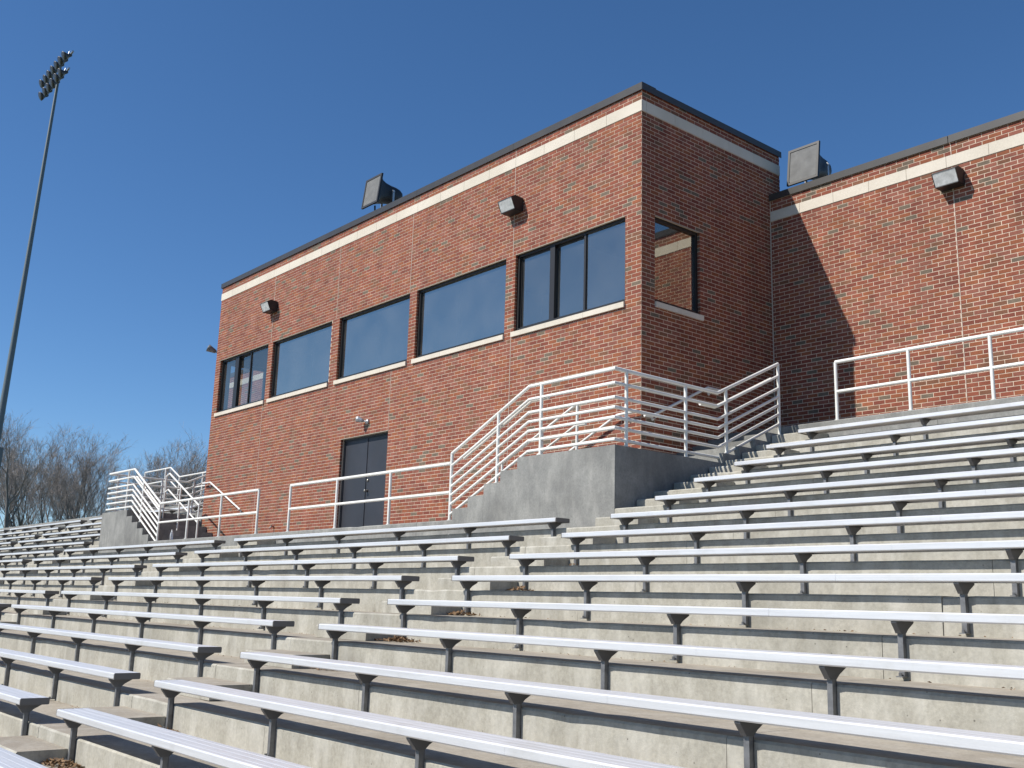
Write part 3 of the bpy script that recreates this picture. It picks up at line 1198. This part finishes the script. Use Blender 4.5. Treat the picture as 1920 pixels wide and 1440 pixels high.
# far walkway rail left of the building, with a drop in height
ryw = yr(-1) + 0.075
t_ = thing('guard_railing', 'white guard railing on the far walkway, stepping down behind the left stairs', 'railing', (-25, ryw, WALK))
for of in (0, -0.42):
    pipe(t_, 'rail', [(-25.2, ryw, 2.62 + of), (-23.0, ryw, 2.62 + of), (-22.2, ryw, 2.25 + of), (-18.62, ryw, 2.25 + of)], 0.024 if of == 0 else 0.021)
for x in (-25.2, -23.4, -22.2, -20.4, -18.62):
    pipe(t_, 'post', [(x, ryw, WALK), (x, ryw, 2.62 if x < -22.5 else 2.25)])


def hand_rail(name, label, path, posts=(), brackets=(), wall=None, second=None, r=0.022):
    t_ = thing(name, label, 'handrail', path[0])
    pipe(t_, 'rail', path, r)
    if second:
        pipe(t_, 'rail', [(x, y, z + second) for x, y, z in path], r * 0.9)
    for x, y, zt, zb_ in posts:
        pipe(t_, 'post', [(x, y, zb_), (x, y, zt)], r)
    for p in brackets:
        w = Vector(p)
        if wall[0] == 'y':
            q = Vector((p[0], wall[1] - 0.006, p[2] - 0.07))
            e = Vector((p[0], wall[1] - 0.03, p[2] - 0.07))
        else:
            q = Vector((wall[1] + wall[2] * 0.006, p[1], p[2] - 0.07))
            e = Vector((wall[1] + wall[2] * 0.03, p[1], p[2] - 0.07))
        b = MB()
        b.tube([w, Vector((w.x, w.y, w.z - 0.055)), e, q], 0.008, 6)
        b.tube([q, q * 0.6 + e * 0.4], 0.03, 10)
        PP(b.build('wall_bracket', M['white_rail']), t_)
    return t_


s_r = 0.168 / 0.38
hand_rail('wall_handrail', 'white wall handrail on the brick front beside the near stairs', [(-2.3, -0.085, 0.55), (-0.42, -0.085, 1.385), (-0.02, -0.085, 1.40)],
          brackets=[(-1.9, -0.085, 0.73), (-0.25, -0.085, 1.392)], wall=('y', 0.0))
hand_rail('wall_handrail', 'white wall handrail climbing the shaded side wall of the press box', [(0.09, -0.02, 1.33), (0.09, 0.12, 1.33), (0.09, 1.50, 2.0), (0.09, 1.80, 2.0)],
          brackets=[(0.09, 0.25, 1.39), (0.09, 1.62, 2.0)], wall=('x', 0.0, 1))
hand_rail('centre_handrail', 'white post handrail in the middle of the near stairs', [(-2.35, -0.9, 0.62), (-0.5, -0.9, 1.44), (-0.28, -0.9, 1.44)],
          posts=[(-2.2, -0.9, 0.68, PLAT), (-1.25, -0.9, 1.10, PLAT + 0.33), (-0.47, -0.9, 1.44, LAND)], second=-0.32)
hand_rail('wall_handrail', 'white wall handrail on the brick front beside the far stairs', [(-13.2, -0.085, 0.56), (-15.05, -0.085, 1.36), (-15.5, -0.085, 1.36)],
          brackets=[(-13.3, -0.085, 0.60), (-15.2, -0.085, 1.36)], wall=('y', 0.0))
hand_rail('centre_handrail', 'white post handrail in the middle of the far stairs', [(-13.75, -0.9, 0.62), (-15.75, -0.9, 1.56), (-15.95, -0.9, 1.50), (-15.95, -0.9, 0.56)],
          posts=[(-13.75, -0.9, 0.62, PLAT), (-14.95, -0.9, 1.18, PLAT + 0.33)], second=-0.42)

# ------------------------------------------------------------------ aluminium benches
BLEN = 8.97
PT = 0.055
# plank profile with ridged top (y across, z up), origin at front top edge, x along
prof = [(0.0, -PT + 0.008), (0.006, -PT), (0.022, -PT), (0.022, -PT + 0.01), (0.218, -PT + 0.01), (0.218, -PT), (0.234, -PT), (0.24, -PT + 0.008), (0.24, -0.008), (0.234, 0.0)]
for yg in (0.19, 0.12, 0.05):
    prof += [(yg + 0.007, 0.0), (yg + 0.004, -0.0015), (yg - 0.004, -0.0015), (yg - 0.007, 0.0)]
prof += [(0.008, 0.0), (0.0, -0.008)]
b = MB()
b.prism(prof, 0.012, BLEN / 2 - 0.0005, 'x')
plank_me = b.mesh('plank', M['alu'])
b = MB()
b.prism([(0.001, -PT + 0.009), (0.008, -PT - 0.0005), (0.232, -PT - 0.0005), (0.239, -PT + 0.009), (0.239, -0.009), (0.232, 0.0005), (0.008, 0.0005), (0.001, -0.009)], 0, 0.0115, 'x')
cap_me = b.mesh('end_cap', M['cap'])
# leg: channel post bolted to the riser, origin at its top under the plank centre (riser plane at y = +0.005)
b = MB()
lh = SEAT - PT - 0.02
RY = 0.004
b.box(-0.017, 0.017, RY - 0.040, RY - 0.035, -lh, -0.05)
b.box(-0.017, -0.012, RY - 0.035, RY, -lh, -0.05)
b.box(0.012, 0.017, RY - 0.035, RY, -lh, -0.05)
b.box(-0.017, 0.017, RY - 0.006, RY - 0.0005, -lh, -0.05)
leg_me = b.mesh('leg', M['leg'])
b = MB()
b.prism([(-0.056, -0.072), (RY, -0.072), (0.034, -0.046), (0.10, -0.010), (0.10, 0.0), (-0.105, 0.0), (-0.105, -0.010), (-0.066, -0.058)], -0.018, 0.018, 'x')
b.box(-0.04, 0.04, -0.10, 0.10, 0.0005, 0.0085)
gus_me = b.mesh('seat_bracket', M['gusset'])
b = MB()
b.prism([(RY - 0.075, -lh), (RY, -lh), (RY, -lh + 0.010), (RY - 0.075, -lh + 0.006)], -0.02, 0.02, 'x')
b.tube([(0.0, RY - 0.058, -lh + 0.002), (0.0, RY - 0.058, -lh + 0.026)], 0.010, 6)
foot_me = b.mesh('foot_bracket', M['leg'])

ORD = ['topmost', 'second', 'third', 'fourth', 'fifth', 'sixth', 'seventh', 'eighth', 'ninth', 'tenth', 'eleventh', 'twelfth', 'thirteenth', 'fourteenth', 'fifteenth', 'sixteenth', 'seventeenth']


def bench(x0, k, label, group, dx=0.0):
    t_ = thing('bench', label, 'bench', (x0, yb(k), ZB[k]), group)
    rz = random.uniform(-0.0006, 0.0006)
    t_.rotation_euler = (0, random.uniform(-0.0005, 0.0005), rz)
    link('plank', plank_me, t_)
    link('plank', plank_me, t_, (BLEN / 2 - 0.0115, random.uniform(-.001, .001), random.uniform(-.0008, .0008)))
    link('end_cap', cap_me, t_)
    link('end_cap', cap_me, t_, (BLEN - 0.0115, 0, 0))
    for i in range(6):
        lo = link('leg', leg_me, t_, (0.145 + (BLEN - 0.29) / 5 * i + random.uniform(-.012, .012), 0.12, -PT - 0.0015), (0, random.uniform(-.012, .012), random.uniform(-.03, .03)))
        link('seat_bracket', gus_me, lo)
        link('foot_bracket', foot_me, lo)
    return t_


DXR = [.06, .05, .08, .02, .035, .015, -.015, -.02, -.03, -.055, -.04, -.045, -.015, 0.01, 0.02, 0.02, 0]
SECT = [
    ('near', 1.985, range(0, 16), 0, 'section right of the near aisle'),
    ('centre', 1.064 - BLEN, range(5, 15), 5, 'in the section below the double door'),
    ('left', -8.752 - BLEN, range(5, 14), 5, 'section below the far stairs'),
    ('far', -18.57 - BLEN, range(0, 11), 0, 'first section left of the far stairs'),
    ('farther', -28.42 - BLEN, range(0, 9), 0, 'second section left of the far stairs'),
    ('farthest', -38.25 - BLEN, range(0, 8), 0, 'section at the left picture edge'),
]
for sname, x0, ks, k0, ph in SECT:
    for k in ks:
        dx = DXR[k] if sname == 'near' else 0
        bench(x0 + dx, k, 'aluminium bench, %s row from the top, %s' % (ORD[k - k0], ph), 'benches ' + ph)


# ------------------------------------------------------------------ dead leaves and litter
def leaf_pile(x, y, z, n, sx, sy, label):
    b = MB()
    for i in range(n):
        cx, cy = random.gauss(0, sx), random.gauss(0, sy)
        hgt = max(0.004, 0.05 * math.exp(-(cx / sx) ** 2 - (cy / sy) ** 2) * random.random())
        L, W = random.uniform(0.03, 0.075), random.uniform(0.016, 0.035)
        a = random.uniform(0, 6.28)
        ti = Vector((random.gauss(0, .5), random.gauss(0, .5), 1)).normalized()
        u = ti.cross(Vector((math.cos(a), math.sin(a), 0.1))).normalized()
        v = ti.cross(u)
        c = Vector((cx, min(cy, 0.10), hgt + 0.008))
        cur = ti * random.uniform(0.004, 0.016)
        p = [c - u * L / 2 + cur, c - v * W / 2, c + u * L / 2 + cur, c + v * W / 2]
        for q in p:
            q.z = max(q.z, 0.003)
        b.face([p[0], p[1], p[2]])
        b.face([p[0], p[2], p[3]])
    o = b.build('dead_leaves', M['leaf'])
    o.location = (x, y, z)
    tag(o, label, 'leaves', None, 'stuff')


NB = {6: 14, 7: 40, 8: 60, 9: 130, 10: 120, 11: 90, 12: 70, 13: 110, 14: 60}
for k, n in NB.items():
    leaf_pile(2.16, yr(k) - 0.12, tl(k), n, 0.13, 0.07, 'drift of brown dead leaves beside the aisle step, %s row from the top' % ORD[k])
for i in range(1):
    b = MB()
    for j in range(1500):
        k = random.randint(6, 14)
        x = random.uniform(-14, 9)
        L = random.uniform(0.008, 0.034)
        a = random.uniform(0, 6.28)
        c = Vector((x, yr(k) - abs(random.gauss(0, 0.05)) - 0.02, tl(k) + 0.006))
        u = Vector((math.cos(a), math.sin(a) * .6, random.uniform(-.1, .3))) * L / 2
        v = Vector((-math.sin(a), math.cos(a) * .6, random.uniform(0, .3))) * L / 4
        b.face([c - u, c - v, c + u])
        b.face([c - u, c + u, c + v + Vector((0, 0, 0.006))])
    o = b.build('leaf_litter', M['leaf'])
    tag(o, 'scattered bits of leaf litter along the concrete treads', 'litter', None, 'stuff')

t_ = thing('plastic_bottle', 'clear plastic bottle standing on the platform edge by the far stairs', 'bottle', (-13.15, yr(4) + 0.06, PLAT + 0.001))
b = MB()
b.tube([(0, 0, 0), (0, 0, 0.012), (0, 0, 0.15), (0, 0, 0.19), (0, 0, 0.215)], [0.028, 0.036, 0.036, 0.018, 0.014], 12)
link('bottle_body', b.mesh('bottle_body', M['bottle'], True), t_)
b = MB()
b.tube([(0, 0, 0.214), (0, 0, 0.235)], 0.017, 10)
link('cap', b.mesh('cap', M['paper'], True), t_)


def crumple(x, y, z, r, label):
    import bmesh
    bm = bmesh.new()
    bmesh.ops.create_icosphere(bm, subdivisions=2, radius=r)
    for v in bm.verts:
        v.co *= random.uniform(0.65, 1.15)
        v.co.z = max(v.co.z * 0.6, -r * 0.3)
    me = bpy.data.meshes.new('crumpled_paper')
    bm.to_mesh(me)
    bm.free()
    me.materials.append(M['paper'])
    tag(link('crumpled_paper', me, None, (x, y, z + r * 0.3)), label, 'litter')


crumple(-2.0, yr(5) + 0.55, tl(4), 0.07, 'crumpled white paper on the tread under the platform edge')
crumple(-1.15, yr(11) - 0.2, tl(11), 0.035, 'small scrap of white paper on a tread of the centre section')

# ------------------------------------------------------------------ floodlight tower
D = 62.0
PX, PY = CAM.x - 0.9712 * D - 0.28 * CR.x, CAM.y + 0.2383 * D - 0.28 * CR.y
ZTOP = CAM.z + 0.4673 * D + 0.3
t_ = thing('light_tower', 'tall grey stadium light pole with a cluster of dark floodlights', 'light pole', (PX, PY, 0.7))
t_.rotation_mode = 'QUATERNION'
t_.rotation_quaternion = Matrix.Rotation(0.036, 3, CF).to_quaternion()
b = MB()
b.tube([(0, 0, -0.3), (0, 0, 9), (0, 0, 18), (0, 0, ZTOP + 0.9 - 0.7)], [0.22, 0.165, 0.12, 0.075], 16)
smooth_angle(link('pole', b.mesh('pole', M['pole']), t_), 40)
b = MB()
b.box(-0.35, 0.35, -0.45, -0.26, 3.2, 5.2)
b.box(0.18, 0.42, -0.30, 0.30, 3.9, 5.3)
link('control_box', b.mesh('control_box', M['pole']), t_)
ca = math.radians(-2)
ax = Vector((math.cos(ca), math.sin(ca), 0))
fw = Vector((ax.y, -ax.x, 0))                      # lamps face the field
b = MB()
for r in range(3):
    link('b', None) if False else None
b0 = MB()
b0.tube([(0, 0, 0), (0, 0, 0.01)], [0.02, 0.02], 8)
lampb = MB()
dirv = (fw + Vector((0, 0, -0.55))).normalized()
lampb.tube([dirv * -0.30, dirv * -0.22, dirv * -0.05, dirv * 0.0, dirv * 0.13, dirv * 0.26, dirv * 0.28], [0.07, 0.11, 0.13, 0.16, 0.25, 0.31, 0.28], 14)
lamp_me = lampb.mesh('floodlight', M['lampdark'], True)
yb_me = MB()
yb_me.tube([Vector((0, 0, 0.30)) - dirv * 0.1, -dirv * 0.05], 0.03, 6)
yoke_me = yb_me.mesh('yoke', M['steel'])
ROWZ = [(0.80, [-2.3, -1.5, -.75, 0, .75, 1.5, 2.25]), (-0.15, [-1.9, -1.1, -.4, .4, 1.2, 2.0])]
top = ZTOP - 0.7
for dz, lst in ROWZ:
    b = MB()
    b.tube([ax * (lst[0] - 0.2) + Vector((0, 0, top + dz)), ax * (lst[-1] + 0.2) + Vector((0, 0, top + dz))], 0.06, 8)
    link('crossarm', b.mesh('crossarm', M['steel']), t_)
    for s_ in lst:
        lo = link('floodlight', lamp_me, t_, ax * s_ + fw * 0.22 + Vector((0, 0, top + dz - 0.28)))
        lo.scale = (0.86, 0.86, 0.86)
        link('yoke', yoke_me, lo)


# ------------------------------------------------------------------ bare winter trees
def bare_tree(seed, H, stems, spread):
    rnd = random.Random(seed)
    trunk, crown, twigs = MB(), MB(), MB()

    def seg(p, d, L, n, wob, up):
        pts = [p.copy()]
        for i in range(n):
            d = (d + Vector((rnd.gauss(0, wob), rnd.gauss(0, wob), rnd.gauss(0, wob) + up))).normalized()
            p = p + d * (L / n)
            pts.append(p.copy())
        return pts, d

    def side(d, ang):
        a = Vector((rnd.gauss(0, 1), rnd.gauss(0, 1), rnd.gauss(0, 1)))
        s_ = (a - d * a.dot(d)).normalized()
        return (d * math.cos(ang) + s_ * math.sin(ang)).normalized()

    def grow(p, d, L, r, lev):
        n = [6, 5, 4, 3, 2][lev]
        pts, de = seg(p, d, L, n, [0.05, 0.09, 0.13, 0.17, 0.2][lev], [0.02, 0.09, 0.08, 0.05, 0.02][lev])
        rr = [max(0.005, r * (1 - 0.72 * i / n)) for i in range(n + 1)]
        if lev >= 4:
            a = side(de, 1.57) * r
            for q0, q1, r0, r1 in zip(pts[:-1], pts[1:], rr[:-1], rr[1:]):
                twigs.face([q0 - a, q0 + a, q1 + a * .5, q1 - a * .5])
            return
        (trunk if lev == 0 else crown).tube(pts, rr, [8, 6, 4, 3][lev], caps=False)
        nc = [8, 6, 6, 6][lev]
        for c in range(nc):
            f = rnd.uniform([0.38, 0.35, 0.3, 0.2][lev], 1.0)
            i = min(n - 1, int(f * n))
            q = pts[i].lerp(pts[i + 1], f * n - i)
            dd = (pts[i + 1] - pts[i]).normalized()
            nd = side(dd, rnd.uniform(0.32, 0.85) * spread)
            nd = (nd + Vector((0, 0, 0.25))).normalized()
            grow(q, nd, L * rnd.uniform(0.42, 0.68) * [1.0, 0.95, 0.9, 0.8][lev] * (0.82 + 0.18 * f), max(0.0075, rr[i] * rnd.uniform(.42, .62)), lev + 1)
        grow(pts[-1], de, L * 0.42, rr[-1], lev + 1)

    for s_ in range(stems):
        a = rnd.uniform(0, 6.28) if stems > 1 else 0
        tilt = 0.32 if stems > 1 else 0.03
        d = Vector((math.cos(a + s_ * 6.28 / stems) * tilt, math.sin(a + s_ * 6.28 / stems) * tilt, 1)).normalized()
        grow(Vector((rnd.uniform(-.2, .2), rnd.uniform(-.2, .2), -0.3)), d, H * rnd.uniform(0.62, 0.72), 0.020 * H / (0.8 + 0.3 * stems), 0)
    zs_ = sorted(v[2] for v in twigs.v)
    k_ = H / zs_[int(len(zs_) * 0.97)]
    for mb_ in (trunk, crown, twigs):
        mb_.v = [(v[0] * k_, v[1] * k_, v[2] * k_) for v in mb_.v]
    return trunk.mesh('trunk', M['bark'], True), crown.mesh('crown', M['bark'], True), twigs.mesh('twigs', M['twig'])


TV = [bare_tree(3, 12, 1, 1.0), bare_tree(11, 12, 3, 0.9), bare_tree(23, 12, 2, 1.05), bare_tree(31, 12, 2, 0.85)]
# azimuth from +Y to the left (deg), distance, height, variant, label
TREES = [
    (75.45, 84, 10.3, 0, 'thick-trunked bare tree by the light pole'),
    (73.0, 92, 10.9, 1, 'bare multi-stemmed tree right of the thick-trunked one'),
    (71.9, 90, 10.2, 2, 'dark bare tree beside the left end of the stair rails'),
    (77.3, 94, 11.2, 3, 'bare tree cut by the left picture edge behind the pole'),
    (74.35, 112, 12.2, 3, 'pale bare tree farther off between two nearer trees'),
    (72.5, 118, 13.8, 0, 'bare tree in the second line behind the multi-stemmed one'),
    (71.1, 114, 11.2, 1, 'bare tree just right of the dark one'),
    (69.4, 150, 14.2, 2, 'distant bare tree above the far stair rails'),
    (68.4, 152, 16.2, 3, 'tallest distant bare tree behind the far stair rails'),
    (67.5, 156, 16.9, 1, 'distant bare tree close to the building'),
    (66.4, 150, 15.6, 0, 'distant bare tree partly hidden by the building corner'),
    (70.2, 160, 12.2, 0, 'faint bare tree low in the gap between tree groups'),
    (76.4, 130, 13.6, 2, 'bare tree in the second line behind the light pole'),
    (73.7, 140, 13.2, 1, 'bare tree filling the gap between the thick-trunked and multi-stemmed trees'),
    (71.5, 146, 13.0, 3, 'bare tree far behind the dark one, only its top showing'),
    (75.0, 150, 14.8, 1, 'bare tree far behind the thick-trunked one'),
    (69.9, 140, 11.6, 3, 'short bare tree left of the far stair rails group'),
    (68.9, 166, 15.4, 0, 'slender distant bare tree left of the tallest one'),
    (67.0, 170, 16.6, 3, 'bare tree behind the one closest to the building'),
    (67.9, 175, 15.6, 2, 'farthest bare tree in the group by the building'),
]
rt = random.Random(5)
for az, dist, h, v, lab in TREES:
    a = math.radians(az)
    o = thing('bare_tree', lab, 'tree', (CAM.x - math.sin(a) * dist, CAM.y + math.cos(a) * dist, 0.7), 'bare trees behind the stand')
    o.rotation_euler = (0, 0, rt.uniform(0, 6.28))
    s_ = h / 12.0 * (1.14 if dist > 148 else 1.0)
    o.scale = (s_ * 1.1, s_ * 1.1, s_ * 0.95)
    link('trunk', TV[v][0], o)
    cr = link('crown', TV[v][1], o)
    link('twigs', TV[v][2], cr)
